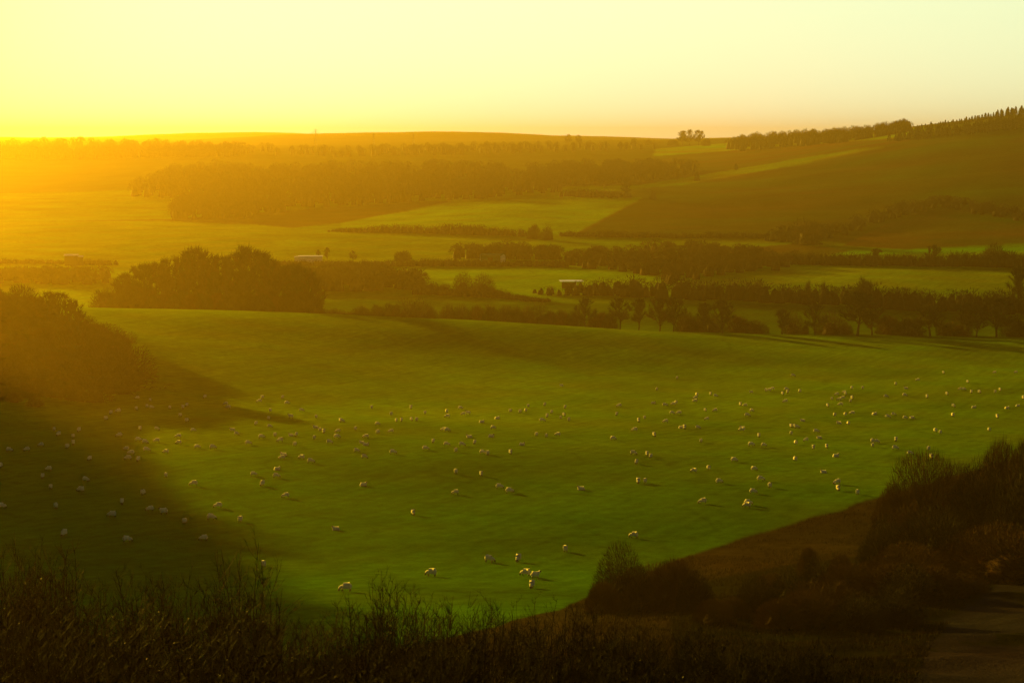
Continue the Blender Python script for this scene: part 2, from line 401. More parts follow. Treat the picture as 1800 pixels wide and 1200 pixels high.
# ------------------------------------------------------------------ plants
M_BARK = simple_mat('bark', (0.050, 0.036, 0.024), 0.8, 0.4, 2)
M_TWIG = simple_mat('bare_twigs', (0.055, 0.030, 0.010), 0.7, 0.4, 0.3)
M_TWIG2 = simple_mat('olive_twigs', (0.038, 0.034, 0.010), 0.7, 0.4, 0.3)
M_RED = simple_mat('russet_scrub', (0.065, 0.028, 0.009), 0.75, 0.4, 0.25)
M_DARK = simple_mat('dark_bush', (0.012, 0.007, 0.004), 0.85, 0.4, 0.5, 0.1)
M_CONIF = simple_mat('conifer_needles', (0.045, 0.042, 0.018), 0.8, 0.3, 0.3)
M_STEM = simple_mat('shrub_stem', (0.006, 0.0035, 0.002), 0.7, 0.4, 6, 0.02)
M_LEAF = simple_mat('dry_leaf', (0.09, 0.052, 0.022), 0.5, 0.4, 9, 0.25)

def sph(n, rng): 
    v = rng.normal(size=(n, 3)); return v / np.linalg.norm(v, axis=1, keepdims=True)

def tree_meshes(seed, spread=0.36, twigs=2100, w=0.012, fork=0.28, mat=None, flat=1.0, trunk_r=0.022):
    """bare winter tree of unit height: (trunk mesh, crown mesh)"""
    rng = np.random.default_rng(seed); rd = random.Random(seed)
    tb = MB(); cb = MB()
    fk = fork * rd.uniform(0.85, 1.15); lean = Vector((rd.uniform(-.03, .03), rd.uniform(-.03, .03), 0))
    top = Vector((0, 0, fk)) + lean
    tb.tube([(0, 0, -0.03), lean * 0.4 + Vector((0, 0, fk * 0.5)), top, top + Vector((rd.uniform(-.04, .04), 0, 0.30))],
            [trunk_r * 1.25, trunk_r, trunk_r * 0.9, trunk_r * 0.35], 6)
    cz = 0.57; rz = 0.42 * flat
    _ = [(Vector((rd.uniform(-1, 1) * spread * 0.5, rd.uniform(-1, 1) * spread * 0.5, cz + rd.uniform(-.12, .16))), rd.uniform(0.5, 0.8)) for _ in range(7)]
    P = []; D = []; L = []; W = []
    nl = rd.randint(11, 14)
    for i in range(nl):
        a = 2 * math.pi * i / nl + rd.uniform(-.3, .3); e = rd.uniform(-0.75, 1.35) if i else 1.4
        tip = Vector((math.cos(a) * math.cos(e) * spread, math.sin(a) * math.cos(e) * spread, cz + math.sin(e) * rz)) * 1.0
        st = Vector((0, 0, fk * rd.uniform(0.55, 1.3))) + lean
        mid = st.lerp(tip, 0.45) + Vector((0, 0, 0.05))
        tb.tube([st, mid, tip], [trunk_r * 0.5, trunk_r * 0.28, trunk_r * 0.1], 4)
        for j in range(rd.randint(6, 8)):
            t = rd.uniform(0.35, 1.0); s = st.lerp(mid, t * 2) if t < 0.5 else mid.lerp(tip, t * 2 - 1)
            q = s + Vector((rd.gauss(0, .10), rd.gauss(0, .10), rd.uniform(-.02, .15))) + (tip - st) * 0.15
            v = q - Vector((0, 0, cz)); k = math.sqrt((v.x / spread) ** 2 + (v.y / spread) ** 2 + (v.z / rz) ** 2)
            if k > 1: q = Vector((0, 0, cz)) + v / k
            tb.tube([s, s.lerp(q, .5) + Vector((0, 0, .01)), q], [trunk_r * 0.2, trunk_r * 0.13, trunk_r * 0.06], 3)
            n = int(twigs / (nl * 7))
            tt = rng.random((n, 1)); base = np.array(s) * (1 - tt) + np.array(q) * tt
            d = np.array(q - s) * 1.2 + rng.normal(size=(n, 3)) * 0.10 + np.array([0, 0, 0.06])
            P.append(base); D.append(d); L.append(rng.uniform(0.05, 0.13, n)); W.append(np.full(n, w))
    P = np.concatenate(P); D = np.concatenate(D); L = np.concatenate(L); W = np.concatenate(W)
    cb.needles(P, D, L, W, rng)
    # second order
    T = P + D / np.linalg.norm(D, axis=1, keepdims=True) * L[:, None] * 0.7
    cb.needles(T, D + rng.normal(size=D.shape) * 0.12, L * 0.6, W * 0.7, rng)
    return tb.mesh('trunk', M_BARK), cb.mesh('crown', mat or M_TWIG)

def bush_meshes(seed, n=2600, w=0.018, mat=None, wide=0.75, rough=0.25, nl=1.0):
    """round bush of unit height, radius `wide`"""
    rng = np.random.default_rng(seed); cb = MB(); sb = MB(); rd = random.Random(seed)
    d = sph(n, rng); d[:, 2] = np.abs(d[:, 2]) * 1.0
    lob = sph(9, rng); lob[:, 2] = np.abs(lob[:, 2]); lr = rng.uniform(-rough, rough, 9)
    R_ = 1 + (np.exp(-((d[:, None, :] - lob[None]) ** 2).sum(-1) / 0.25) * lr).sum(1)
    rad = R_ * rng.uniform(0.35, 0.98, n) ** 0.6
    S = np.array([wide, wide, 0.86])
    P = d * rad[:, None] * S * 0.92; P[:, 2] = np.maximum(P[:, 2], 0.0)
    out = d * S + np.array([0, 0, 0.18]) + rng.normal(size=d.shape) * 0.35
    cb.needles(P, out, rng.uniform(0.08, 0.20, n) * nl, w, rng)
    # opaque heart of packed twigs
    m = 10; V = []; T = []
    for i in range(m):
        for j in range(14):
            e = (i / (m - 1)) * math.pi / 2; a = 2 * math.pi * j / 14
            dv = np.array([math.cos(a) * math.cos(e), math.sin(a) * math.cos(e), math.sin(e)])
            rr = 0.52 * (1 + float((np.exp(-((dv - lob) ** 2).sum(-1) / 0.25) * lr).sum())) * rng.uniform(0.85, 1.05)
            v = dv * rr * S; v[2] -= 0.05; V.append(v)
    for i in range(m - 1):
        for j in range(14):
            a0 = i * 14 + j; a1 = i * 14 + (j + 1) % 14
            T += [(a0, a1, a1 + 14), (a0, a1 + 14, a0 + 14)]
    cb.add(V, T)
    for k in range(10):
        a = rd.uniform(0, 6.28); r = rd.uniform(.2, .7) * wide
        sb.tube([(0.08 * math.cos(a), 0.08 * math.sin(a), -0.03), (r * .5 * math.cos(a), r * .5 * math.sin(a), 0.4), (r * math.cos(a), r * math.sin(a), 0.58)], [0.02, 0.014, 0.006], 4)
    return sb.mesh('stems', M_BARK), cb.mesh('foliage', mat or M_TWIG)

TREES = [tree_meshes(s, spread=sp, fork=fk, mat=mt, w=wd) for s, sp, fk, mt, wd in
         [(1, .38, .28, M_TWIG, .014), (2, .33, .30, M_TWIG2, .014), (3, .42, .22, M_TWIG, .015), (4, .36, .25, M_TWIG2, .013), (5, .45, .20, M_TWIG, .015), (6, .30, .18, M_TWIG2, .014)]]
BUSHES = [bush_meshes(20 + s, mat=mt, wide=wd) for s, mt, wd in [(1, M_TWIG, .75), (2, M_TWIG2, .85), (3, M_RED, .7), (4, M_TWIG, 1.0), (5, M_TWIG2, .65)]]

ORD = ['leftmost', 'second', 'third', 'fourth', 'fifth', 'sixth', 'seventh', 'eighth', 'ninth', 'tenth', 'eleventh', 'twelfth', 'thirteenth',
       'fourteenth', 'fifteenth', 'sixteenth', 'seventeenth', 'eighteenth', 'nineteenth', 'twentieth']
def nth(i):
    if i < 20: return ORD[i]
    tens = ['twenty', 'thirty', 'forty', 'fifty', 'sixty', 'seventy'][(i + 1) // 10 - 2]; r = (i + 1) % 10
    return (tens[:-1] + 'ieth') if r == 0 else tens + '-' + ['', 'first', 'second', 'third', 'fourth', 'fifth', 'sixth', 'seventh', 'eighth', 'ninth'][r]

def plant(name, meshes, parts, loc, h, sx=1.0, label=None, cat='tree', group=None, rz=None, sink=0.0):
    e = empty(name, (loc[0], loc[1], loc[2] - sink)); hz = h * 1.1 if 'bush' in name else h; e.scale = (h * sx, h * sx, hz)
    e.rotation_euler = (0, 0, random.uniform(0, 6.28) if rz is None else rz)
    tag(e, label, cat, group)
    for me, p in zip(meshes, parts): obj(p, me, e)
    return e

# round the knoll
# row of trees along the valley stream: px, half width, top row, kind (T tree, B bush)
TL = [(636,14,533,'B'),(664,13,531,'B'),(688,16,527,'B'),(716,16,528,'B'),(741,14,529,'B'),(758,10,532,'B'),(788,13,532,'B'),(808,14,530,'B'),
      (838,15,527,'B'),(862,14,528,'B'),(886,15,530,'B'),(908,12,532,'B'),(928,12,534,'B'),(947,11,536,'B'),(967,14,538,'B'),(988,13,536,'B'),(1010,12,536,'B'),
      (1029,17,526,'T'),(1053,20,541,'B'),(1072,14,545,'B'),(1090,20,526,'T'),(1123,16,527,'T'),(1160,20,526,'T'),(1184,20,524,'T'),(1205,16,545,'B'),(1226,12,553,'B'),
      (1238,17,535,'T'),(1270,21,527,'T'),(1254,12,552,'B'),(1298,20,547,'B'),(1328,17,561,'B'),(1375,16,545,'T'),(1394,12,551,'B'),(1416,6,566,'B'),(1433,18,535,'T'),(1462,18,551,'B'),(1487,8,568,'B'),
      (1507,32,514,'T'),(1533,22,529,'T'),(1563,20,546,'B'),(1598,28,552,'B'),(1635,28,538,'T'),(1662,17,561,'B'),(1686,14,556,'B'),(1702,20,533,'T'),(1716,20,540,'T'),(1752,28,524,'T'),(1782,16,548,'B'),(1797,15,560,'B')]
for i, (px, hw, yt, k) in enumerate(sorted(TL)):
    D = 812 + random.uniform(-6, 10) + (8 if k == 'B' else 0)
    x, y, z = at(px, D); h = top_height(px, D, yt); w = hw / F * D
    if k == 'T':
        t = random.choice(TREES); mb = max(abs(v.co.x) for v in t[1].vertices) * 1.0
        plant('bare_tree', t, ('trunk', 'crown'), (x, y, z), h, 1.25 * w / (h * 0.40), '%s plant from the left in the valley row, a bare round-headed tree' % nth(i).capitalize().lower(),
              'tree', 'trees and bushes in the valley row behind the pasture')
    else:
        t = random.choice(BUSHES)
        plant('round_bush', t, ('stems', 'foliage'), (x, y, z), h, 1.35 * w / (h * 0.72), '%s plant from the left in the valley row, a low dark bush' % nth(i),
              'bush', 'trees and bushes in the valley row behind the pasture')

# copse behind the crest on the left
CP_T = [(192,510,760),(208,492,765),(222,478,770),(238,466,775),(256,460,770),(275,458,780),(296,456,775),(312,450,790),(330,440,785),(346,436,790),(362,444,780),(380,446,795),
        (398,446,785),(416,440,790),(433,434,785),(452,440,790),(468,444,780),(482,458,775),(500,466,780),(518,462,785),(536,468,780),(549,478,775),(240,492,752),(285,480,755),(330,475,752),(380,478,755),(430,474,752),(480,482,755),(525,490,752),(212,515,752)]
for i, (px, yt, D) in enumerate(sorted(CP_T)):
    D += 45; x, y, z = at(px, D); h = top_height(px, D, yt + 3) * random.uniform(.94, 1.0)
    plant('copse_tree', random.choice(TREES), ('trunk', 'crown'), (x, y, z), h, 0.82,
          '%s tree from the left in the brown copse behind the pasture crest' % nth(i), 'tree', 'trees of the copse on the left')
for i in range(18):
    px = 185 + i * 21.5; D = 788 + random.uniform(0, 8); x, y, z = at(px, D)
    plant('understorey_bush', random.choice(BUSHES), ('stems', 'foliage'), (x, y, z), random.uniform(8.5, 11.5), 0.8,
          '%s bush from the left along the foot of the brown copse' % nth(i), 'bush', 'bushes under the copse')

# knoll thicket at the left edge
KN = [(-20,505,600),(8,512,598),(38,497,600),(62,512,590),(85,514,585),(104,516,590),(124,528,580),(138,548,570),
      (-10,560,560),(20,555,560),(50,560,555),(80,566,552),(112,570,550),(140,580,548),(165,590,545),(188,600,540),(208,612,535),(220,624,530),
      (-15,610,530),(20,606,528),(55,610,525),(90,616,522),(125,622,520),(158,628,515),(186,636,512),(210,645,510),
      (-15,655,500),(22,655,498),(60,658,495),(95,662,492),(130,668,490),(160,668,490),(-10,690,478),(25,692,475),(62,695,472)]
ALLK = []
for px, yt, D in KN:
    x, y, z = at(px, D); h = top_height(px, D, yt)
    ALLK.append((px, D, min(max(h, 3.2), 15 if yt < 550 else 8.5), h > 9 and yt < 550))
krng = random.Random(31); pts = [(k[0], k[1]) for k in ALLK]; tries = 0
while len(ALLK) < 125 and tries < 6000:
    tries += 1; px = krng.uniform(-25, 226); D = krng.uniform(462, 604); X = (px - 900) / 3285 * D
    if bump(X, D, -195, 572, 60, 75, 1, 0.15, 3.0) < 0.10 or any(abs(px - a) < 13 and abs(D - b) < 9 for a, b in pts): continue
    pts.append((px, D)); ALLK.append((px, D, krng.uniform(2.6, 5.0), False))
for tree in (True, False):
    for lo, hi, nm in ((0, 500, 'lowest slope'), (500, 535, 'lower slope'), (535, 568, 'upper slope'), (568, 700, 'crest')):
        G = sorted(k for k in ALLK if k[3] == tree and lo <= k[1] < hi)
        for i, (px, D, h, _) in enumerate(G):
            x, y, z = at(px, D)
            if tree: plant('knoll_tree', TREES[krng.choice([0, 2, 4])], ('trunk', 'crown'), (x, y, z), h, 1.1, '%s bare tree from the left on the %s of the left knoll' % (nth(i), nm), 'tree', 'thicket on the left knoll')
            else: plant('knoll_bush', BUSHES[krng.choice([0, 2, 3])], ('stems', 'foliage'), (x, y, z), h, krng.uniform(1.0, 1.5), '%s russet bush from the left on the %s of the left knoll' % (nth(i), nm), 'bush', 'thicket on the left knoll')
for i in range(34):  # unseen trees added along the spur to make its shadow edge ragged
    a = i / 33; X = -262 + krng.uniform(-14, 10); Y = 470 + 190 * a + krng.uniform(-6, 6)
    plant('shade_tree', TREES[i % 6], ('trunk', 'crown'), (X, Y, float(height(X, Y))), krng.uniform(7, 14), 1.2, 'added bare tree out of view, roughening the shadow edge of the left spur', 'tree', 'unseen trees added to roughen the shadow edge')
# ------------------------------------------------------------------ woods, hedges and single bushes in the distance
def blob(rng, seg=8, rings=4):
    V = []; T = []
    for i in range(rings):
        e = i / (rings - 1) * math.pi / 2
        for j in range(seg):
            a = 2 * math.pi * j / seg; r = rng.uniform(0.8, 1.15)
            V.append((math.cos(a) * math.cos(e) * r, math.sin(a) * math.cos(e) * r, math.sin(e) * r))
    for i in range(rings - 1):
        for j in range(seg):
            a0 = i * seg + j; a1 = i * seg + (j + 1) % seg
            T += [(a0, a1, a1 + seg), (a0, a1 + seg, a0 + seg)]
    return np.array(V), np.array(T)

def crown_template(rng, kind, n):
    mb = MB()
    if kind == 'conifer':
        t = rng.random(n) ** 0.8; r = (1 - t) * 0.26 + 0.02; a = rng.random(n) * 6.283
        P = np.stack([np.cos(a) * r * .6, np.sin(a) * r * .6, 0.12 + t * 0.86], 1)
        D = np.stack([np.cos(a), np.sin(a), -0.25 + 0.9 * t], 1)
        mb.needles(P, D, r * 0.8 + 0.03, 0.07, rng)
        mb.tube([(0, 0, -0.05), (0, 0, 0.5), (0, 0, 1.0)], [0.03, 0.05, 0.01], 5)
    else:
        V, T = blob(rng); mb.add(V * [0.22, 0.22, 0.72] + [0, 0, -.04], T)
        mb.tube([(0, 0, -.05), (0, 0, .4)], [.05, .05], 5)
        d = sph(n, rng); d[:, 2] = np.where(d[:, 2] < -0.3, -d[:, 2], d[:, 2])
        P = d * [0.36, 0.36, 0.44] * rng.uniform(0.75, 1.05, (n, 1)) + [0, 0, 0.44]; P[:, 2] = np.maximum(P[:, 2], .03)
        mb.needles(P, d + [0, 0, 0.5] + rng.normal(size=(n, 3)) * .3, rng.uniform(.08, .18, n), 0.026, rng)
    return np.concatenate(mb.V), np.concatenate(mb.T)

def woodland(name, poly, d0, d1, count, h, mat, label, kind='bare', n=210, hv=0.2, sx=1.0):
    rng = np.random.default_rng(abs(hash(label)) % 1000 if False else len(label) * 7 + count)
    tm = [crown_template(rng, kind, n) for _ in range(5)]
    xs = [p[0] for p in poly]; ys = [p[1] for p in poly]
    mb = MB(); k = 0; tries = 0
    while k < count and tries < count * 30:
        tries += 1
        px = rng.uniform(min(xs), max(xs)); py = rng.uniform(min(ys), max(ys))
        if not inside(np.array([px]), np.array([py]), poly)[0]: continue
        x, y, z = hit(px, py, d0, d1)
        hh = h * rng.uniform(1 - hv, 1 + hv); a = rng.uniform(0, 6.28); c, s_ = math.cos(a), math.sin(a)
        V, T = tm[k % 5]; V = V * [hh * sx, hh * sx, hh]
        V = np.stack([V[:, 0] * c - V[:, 1] * s_, V[:, 0] * s_ + V[:, 1] * c, V[:, 2]], 1) + [x, y, z]
        mb.add(V, T); k += 1
    o = obj(name, mb.mesh(name, mat)); tag(o, label, 'wood', kind='stuff'); return o

def hedge(name, pts, w, mat, label, group=None, nper=14, cat='hedge'):
    """pts: (px, distance, height m)"""
    rng = np.random.default_rng(int(pts[0][0]) + len(pts) * 13 + int(pts[0][1]))
    P = [at(p[0], p[1]) + (p[2],) for p in pts]
    mb = MB(); tm = [crown_template(rng, 'bare', 60) for _ in range(4)]; k = 0
    for i in range(len(P) - 1):
        a = np.array(P[i]); b = np.array(P[i + 1]); L = np.hypot(*(b - a)[:2])
        d = (b - a)[:2] / L; nrm = np.array([-d[1], d[0]]); m = max(3, int(L / (0.10 * w + 0.4)))
        for j in range(m):
            c = a * (1 - j / m) + b * (j / m)
            for q_ in range(2):
                off = rng.uniform(-.38, .38) * w; X = c[0] + nrm[0] * off + rng.normal(); Y = c[1] + nrm[1] * off + rng.normal()
                hh = c[3] * rng.uniform(.62, 1.05) * (1 + .18 * float(vnoise(X, Y, 22))); ww = max(hh, 4.5) * rng.uniform(1.2, 1.7)
                an = rng.uniform(0, 6.28); cc, ss = math.cos(an), math.sin(an); V, T = tm[k % 4]; k += 1
                V = V * [ww, ww, hh]; V = np.stack([V[:, 0] * cc - V[:, 1] * ss, V[:, 0] * ss + V[:, 1] * cc, V[:, 2]], 1) + [X, Y, float(height(X, Y)) - .1]
                mb.add(V, T)
    x, y, z = P[0][:3]
    o = obj(name, mb.mesh(name, mat)); tag(o, label, cat, group); return o

woodland('far_woodland', [(228,345),(300,306),(400,300),(520,306),(540,312),(570,302),(700,300),(880,303),(925,320),(985,332),(985,342),(800,352),(560,366),(430,385),(300,388),(300,376),(345,352)], 1600, 2700, 850, 15, M_RED, 'wide brown wood filling the slope behind the far bright fields')
woodland('plateau_wood', [(935,322),(930,303),(1000,297),(1150,294),(1235,300),(1190,312),(1060,328)], 1900, 2900, 260, 13, M_TWIG, 'low brown wood on the plateau above the bright square field')
woodland('skyline_wood', [(1275,262),(1310,250),(1600,238),(1600,246),(1450,254),(1300,266)], 2600, 4300, 220, 17, M_TWIG, 'hazy golden wood along the skyline left of the conifers')
woodland('hazy_hill_wood', [(-120,275),(-120,262),(120,258),(260,262),(430,266),(430,280),(200,300),(-120,310)], 2800, 5200, 420, 18, M_TWIG, 'pale wooded hill dissolving in the glow at the left skyline')
woodland('plateau_tree_belt', [(380,272),(380,266),(620,268),(900,262),(1160,256),(1160,262),(900,270),(620,278)], 2700, 4200, 150, 13, M_TWIG, 'thin belt of hazy trees along the middle skyline')
woodland('hillside_scrub', [(1325,424),(1390,402),(1450,408),(1560,372),(1640,352),(1700,360),(1830,382),(1830,396),(1700,374),(1640,366),(1570,386),(1470,418),(1400,426)], 1300, 2200, 150, 7, M_DARK, 'dark scrub belt climbing the lower slope of the right hill', sx=1.7)
woodland('valley_scrub_wood', [(985,458),(1100,446),(1200,440),(1290,446),(1400,458),(1400,472),(1260,486),(1185,502),(1120,480),(1000,470)], 1000, 1450, 210, 8.5, M_RED, 'rough brown wood in the valley right of the green barn', sx=1.5)
woodland('copse_end_wood', [(470,512),(475,492),(560,484),(660,490),(740,500),(745,510),(620,512)], 900, 1200, 130, 9.5, M_TWIG, 'dark brown wood stretching right from the copse', sx=1.5)
woodland('barn_wood', [(796,452),(860,444),(960,446),(1000,456),(960,462),(800,462)], 1255, 1450, 45, 9, M_TWIG, 'small brown wood around the green barn', sx=1.5)
woodland('roadside_wood', [(-120,502),(-120,484),(60,486),(190,484),(190,500)], 960, 1200, 110, 6.5, M_RED, 'low orange brown scrub behind the left field', sx=1.7)
woodland('conifer_plantation', [(1560,250),(1620,238),(1700,228),(1800,214),(1900,196),(1900,222),(1800,228),(1700,238),(1620,247)], 1900, 2450, 330, 10, M_CONIF, 'young conifer plantation on the shoulder of the right hill', kind='conifer')
HG = 'hedges across the valley'
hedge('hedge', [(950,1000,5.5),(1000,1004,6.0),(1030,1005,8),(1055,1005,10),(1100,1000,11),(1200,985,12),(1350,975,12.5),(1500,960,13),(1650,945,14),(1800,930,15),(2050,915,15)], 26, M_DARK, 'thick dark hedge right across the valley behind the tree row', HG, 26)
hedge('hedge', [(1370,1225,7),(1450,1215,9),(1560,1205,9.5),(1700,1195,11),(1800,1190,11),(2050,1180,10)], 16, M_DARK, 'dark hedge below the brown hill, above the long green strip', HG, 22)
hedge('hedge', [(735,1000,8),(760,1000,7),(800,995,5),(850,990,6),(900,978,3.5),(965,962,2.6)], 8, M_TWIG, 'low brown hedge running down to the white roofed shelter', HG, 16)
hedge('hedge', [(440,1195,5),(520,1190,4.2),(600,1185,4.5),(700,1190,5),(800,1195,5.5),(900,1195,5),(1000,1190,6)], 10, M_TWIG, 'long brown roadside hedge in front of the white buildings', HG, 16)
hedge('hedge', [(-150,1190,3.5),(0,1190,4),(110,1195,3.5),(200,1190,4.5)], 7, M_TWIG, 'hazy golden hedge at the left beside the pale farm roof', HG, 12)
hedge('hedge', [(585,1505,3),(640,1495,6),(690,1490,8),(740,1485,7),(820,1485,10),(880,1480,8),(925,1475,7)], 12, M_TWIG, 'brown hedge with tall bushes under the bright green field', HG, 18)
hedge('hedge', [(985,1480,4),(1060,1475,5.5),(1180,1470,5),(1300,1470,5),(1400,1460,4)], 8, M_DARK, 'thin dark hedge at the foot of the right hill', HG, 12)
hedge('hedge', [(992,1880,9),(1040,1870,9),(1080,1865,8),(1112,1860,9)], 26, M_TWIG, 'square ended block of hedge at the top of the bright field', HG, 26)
hedge('hedge', [(560,858,5),(600,852,4),(650,848,3.5)], 6, M_TWIG2, 'short low hedge between the copse and the valley row', HG, 12)
TB = 'single trees and bushes dotted over the far land'
for px, D, yt, hw, k, lab in [
    (813,1010,481,16,'B','rounded bush standing up from the low hedge, left of a pair'), (850,1005,484,20,'B','broad bush standing up from the low hedge, right of a pair'),
    (938,1450,388,16,'B','big bush at the right end of the hedge under the bright field'), (962,1440,396,15,'B','lower bush beside the big one at the hedge end'),
    (1225,2100,298,7,'B','small lone bush on the sunlit spur, the larger of two'), (1294,2250,285,4,'B','tiny lone bush higher up the sunlit spur'),
    (1101,1880,321,13,'T','round tree rising from the block hedge at the bright field corner'), (1148,1830,331,9,'B','small bush on the hillside right of the block hedge'),
    (1062,2000,305,20,'T','pale tree in the dip behind the block hedge'), (1420,1400,388,24,'B','large dark bush at the foot of the right hill'),
    (708,1230,437,22,'B','rounded bush above the roadside hedge'), (620,1230,441,8,'T','slim bare tree above the roadside hedge'), (575,1230,436,7,'T','slim bare tree beside the white farm building'),
    (560,1225,440,6,'T','thin bare tree at the right end of the white building'),
    (1520,955,479,22,'B','rounded tree standing above the thick dark hedge'), (1420,970,486,9,'B','left one of two bumps topping the thick dark hedge'), (1447,968,489,9,'B','right one of two bumps topping the thick dark hedge'),
    (1745,1195,425,30,'B','big dark bush topping the hedge at the right edge'), (1640,1200,432,14,'T','bare tree in the hedge below the brown hill'), (1540,1210,438,16,'T','wide bare tree in the hedge below the brown hill'),
    (1790,935,470,26,'T','dark tree against the green strip at the right edge'), (1425,1225,441,13,'B','rounded bush at the left end of the hedge above the green strip'),
    (1200,3300,231,12,'T','hazy skyline tree at the left of the tall clump'), (1212,3350,229,12,'T','hazy skyline tree in the middle of the tall clump'), (1228,3300,230,12,'T','hazy skyline tree at the right of the tall clump'),
    (1242,3250,242,10,'B','low bush at the right foot of the skyline clump'), (1183,3250,243,10,'B','low bush at the left foot of the skyline clump'),
    (999,3500,237,7,'T','left tree of the hazy skyline pair'), (1017,3500,238,7,'T','right tree of the hazy skyline pair'), (1140,3500,244,9,'B','rounded hazy bush on the skyline left of the clump'),
    (1115,3500,246,8,'B','small hazy bush on the skyline between the pair and the clump'),
    (540,940,525,12,'B','dark bush beside the right end of the copse')]:
    x, y, z = at(px, D); h = max(top_height(px, D, yt), 3.0); w = hw / F * D
    if k == 'T': plant('lone_tree', random.choice(TREES), ('trunk', 'crown'), (x, y, z), h, w / (h * 0.40), lab, 'tree', TB)
    else: plant('lone_bush', random.choice(BUSHES), ('stems', 'foliage'), (x, y, z), h, w / (h * 0.78), lab, 'bush', TB)

# conifers along the right skyline
def conifer_meshes(seed):
    rng = np.random.default_rng(seed); tb = MB(); cb = MB(); n = 420
    tb.tube([(0, 0, -.05), (0, 0, .5), (0.01, 0, .96)], [.022, .015, .004], 5)
    lo = rng.uniform(.15, .4)
    t = rng.random(n) ** .9; r = ((1 - t) ** .75) * .20 + .02; a = rng.random(n) * 6.283
    P = np.stack([np.cos(a) * r * .15, np.sin(a) * r * .15, lo + t * (.97 - lo)], 1)
    D = np.stack([np.cos(a), np.sin(a), -.1 + .9 * t], 1) + rng.normal(size=(n, 3)) * .1
    cb.needles(P, D, r, .035, rng)
    return tb.mesh('trunk', M_BARK), cb.mesh('crown', M_CONIF)
CON = [conifer_meshes(40 + i) for i in range(4)]
for i in range(46):
    px = 1598 + i * 4.6 + random.uniform(-1.5, 1.5); D = 2480 + random.uniform(-15, 25); x, y, z = at(px, D)
    yt = np.interp(px, [1590, 1640, 1700, 1745, 1775, 1800, 1830], [222, 212, 202, 194, 185, 180, 174])
    h = min(22, max(8, top_height(px, D, yt))) * random.uniform(.72, .98)
    plant('conifer', CON[i % 4], ('trunk', 'crown'), (x, y, z), h, random.uniform(.9, 1.3), '%s conifer from the left in the line along the right skyline' % nth(i), 'tree', 'conifers along the right skyline')

# ------------------------------------------------------------------ farm buildings and pylons
M_WHITE = simple_mat('white_sheet_roof', (0.80, 0.78, 0.72), 0.18, 0.06, 0.5, 0.8)
M_GREENW = simple_mat('green_cladding', (0.05, 0.14, 0.06), 0.6, 0.1, 0.5)
M_STEEL = simple_mat('galvanised_steel', (0.25, 0.25, 0.25), 0.5, 0.1, 0.5)
M_DARKW = simple_mat('dark_boarding', (0.06, 0.045, 0.03), 0.8, 0.2, 0.8)
def gable_roof(L, W, ze, zr, t=0.25, over=0.4):
    mb = MB(); a = W / 2 + over; l = L / 2 + over
    for s_ in (-1, 1):
        for off in (0,):
            V = [(-l, 0, zr), (l, 0, zr), (l, s_ * a, ze), (-l, s_ * a, ze)]
            V += [(p[0], p[1], p[2] + t) for p in V]
            mb.add(V, [(0,1,2),(0,2,3),(4,6,5),(4,7,6),(0,4,5),(0,5,1),(1,5,6),(1,6,2),(2,6,7),(2,7,3),(3,7,4),(3,4,0)])
    return mb
def gable_end(x, W, z0, ze, zr, t=0.2):
    mb = MB(); V = [(x, -W/2, z0), (x, W/2, z0), (x, W/2, ze), (x, 0, zr), (x, -W/2, ze)]; V += [(p[0] + t, p[1], p[2]) for p in V]
    T = [(0,1,2),(0,2,3),(0,3,4),(5,7,6),(5,8,7),(5,9,8)]
    for i in range(5): j = (i + 1) % 5; T += [(i, i + 5, j + 5), (i, j + 5, j)]
    mb.add(V, T); return mb
def farm_building(name, px, D, L, W, ze, zr, rz, wm, rm, label, gable=None, door=False):
    e = empty(name, at(px, D)); e.rotation_euler = (0, 0, rz); tag(e, label, 'building')
    for s_ in (-1, 1):
        mb = MB(); mb.box((0, s_ * (W / 2 - .1), ze / 2 - .5), (L - .4, .2, ze + 1)); obj('wall', mb.mesh('wall', wm), e)
    obj('gable', gable_end(-L/2, W, -1, ze, zr).mesh('gable', gable or wm), e); obj('gable', gable_end(L/2 - .2, W, -1, ze, zr).mesh('gable', gable or wm), e)
    obj('roof', gable_roof(L, W, ze, zr + .05).mesh('roof', rm), e)
    if door:
        mb = MB(); mb.box((0, -W/2 - .06, 1.6), (3.6, .12, 3.2)); obj('door', mb.mesh('door', M_DARKW), e)
    return e
farm_building('farm_barn', 866, 1225, 15, 7, 4.6, 5.6, R(-25), M_GREENW, M_GREENW, 'green clad barn with a white gable end among brown trees', M_WHITE, True)
farm_building('farm_building', 546, 1200, 15, 8, 5.6, 5.8, R(4), M_WHITE, M_WHITE, 'long low white building peeping over the roadside hedge')
farm_building('farm_shed', 524, 1200, 4, 5, 5.0, 5.15, R(4), M_WHITE, M_WHITE, 'small white shed left of the long white building')
farm_building('farmhouse', 126, 1180, 8, 7, 6.4, 7.0, R(8), M_DARKW, M_WHITE, 'farm building with a pale roof in the glow at the left')
farm_building('farm_outhouse', 141, 1182, 3.5, 5, 5.6, 6.0, R(8), M_DARKW, M_WHITE, 'small outhouse joined to the right of the pale roofed building')
e = empty('field_shelter', at(1004, 1035)); e.rotation_euler = (0, 0, R(3)); tag(e, 'open field shelter with a white roof on pale posts by the dark hedge', 'shelter')
obj('roof', gable_roof(12, 9, 4.3, 4.45).mesh('roof', M_WHITE), e)
for sx_ in (-4.2, 2.6):
    for sy_ in (-2.6, 2.6):
        mb = MB(); mb.box((sx_, sy_, 1.85), (.3, .3, 4.8)); obj('post', mb.mesh('post', M_WHITE if sy_ < 0 and sx_ > 0 else M_DARKW), e)
mb = MB(); mb.box((-1, 2.9, 1.6), (8, .15, 3.6)); obj('back_wall', mb.mesh('back_wall', M_DARKW), e)

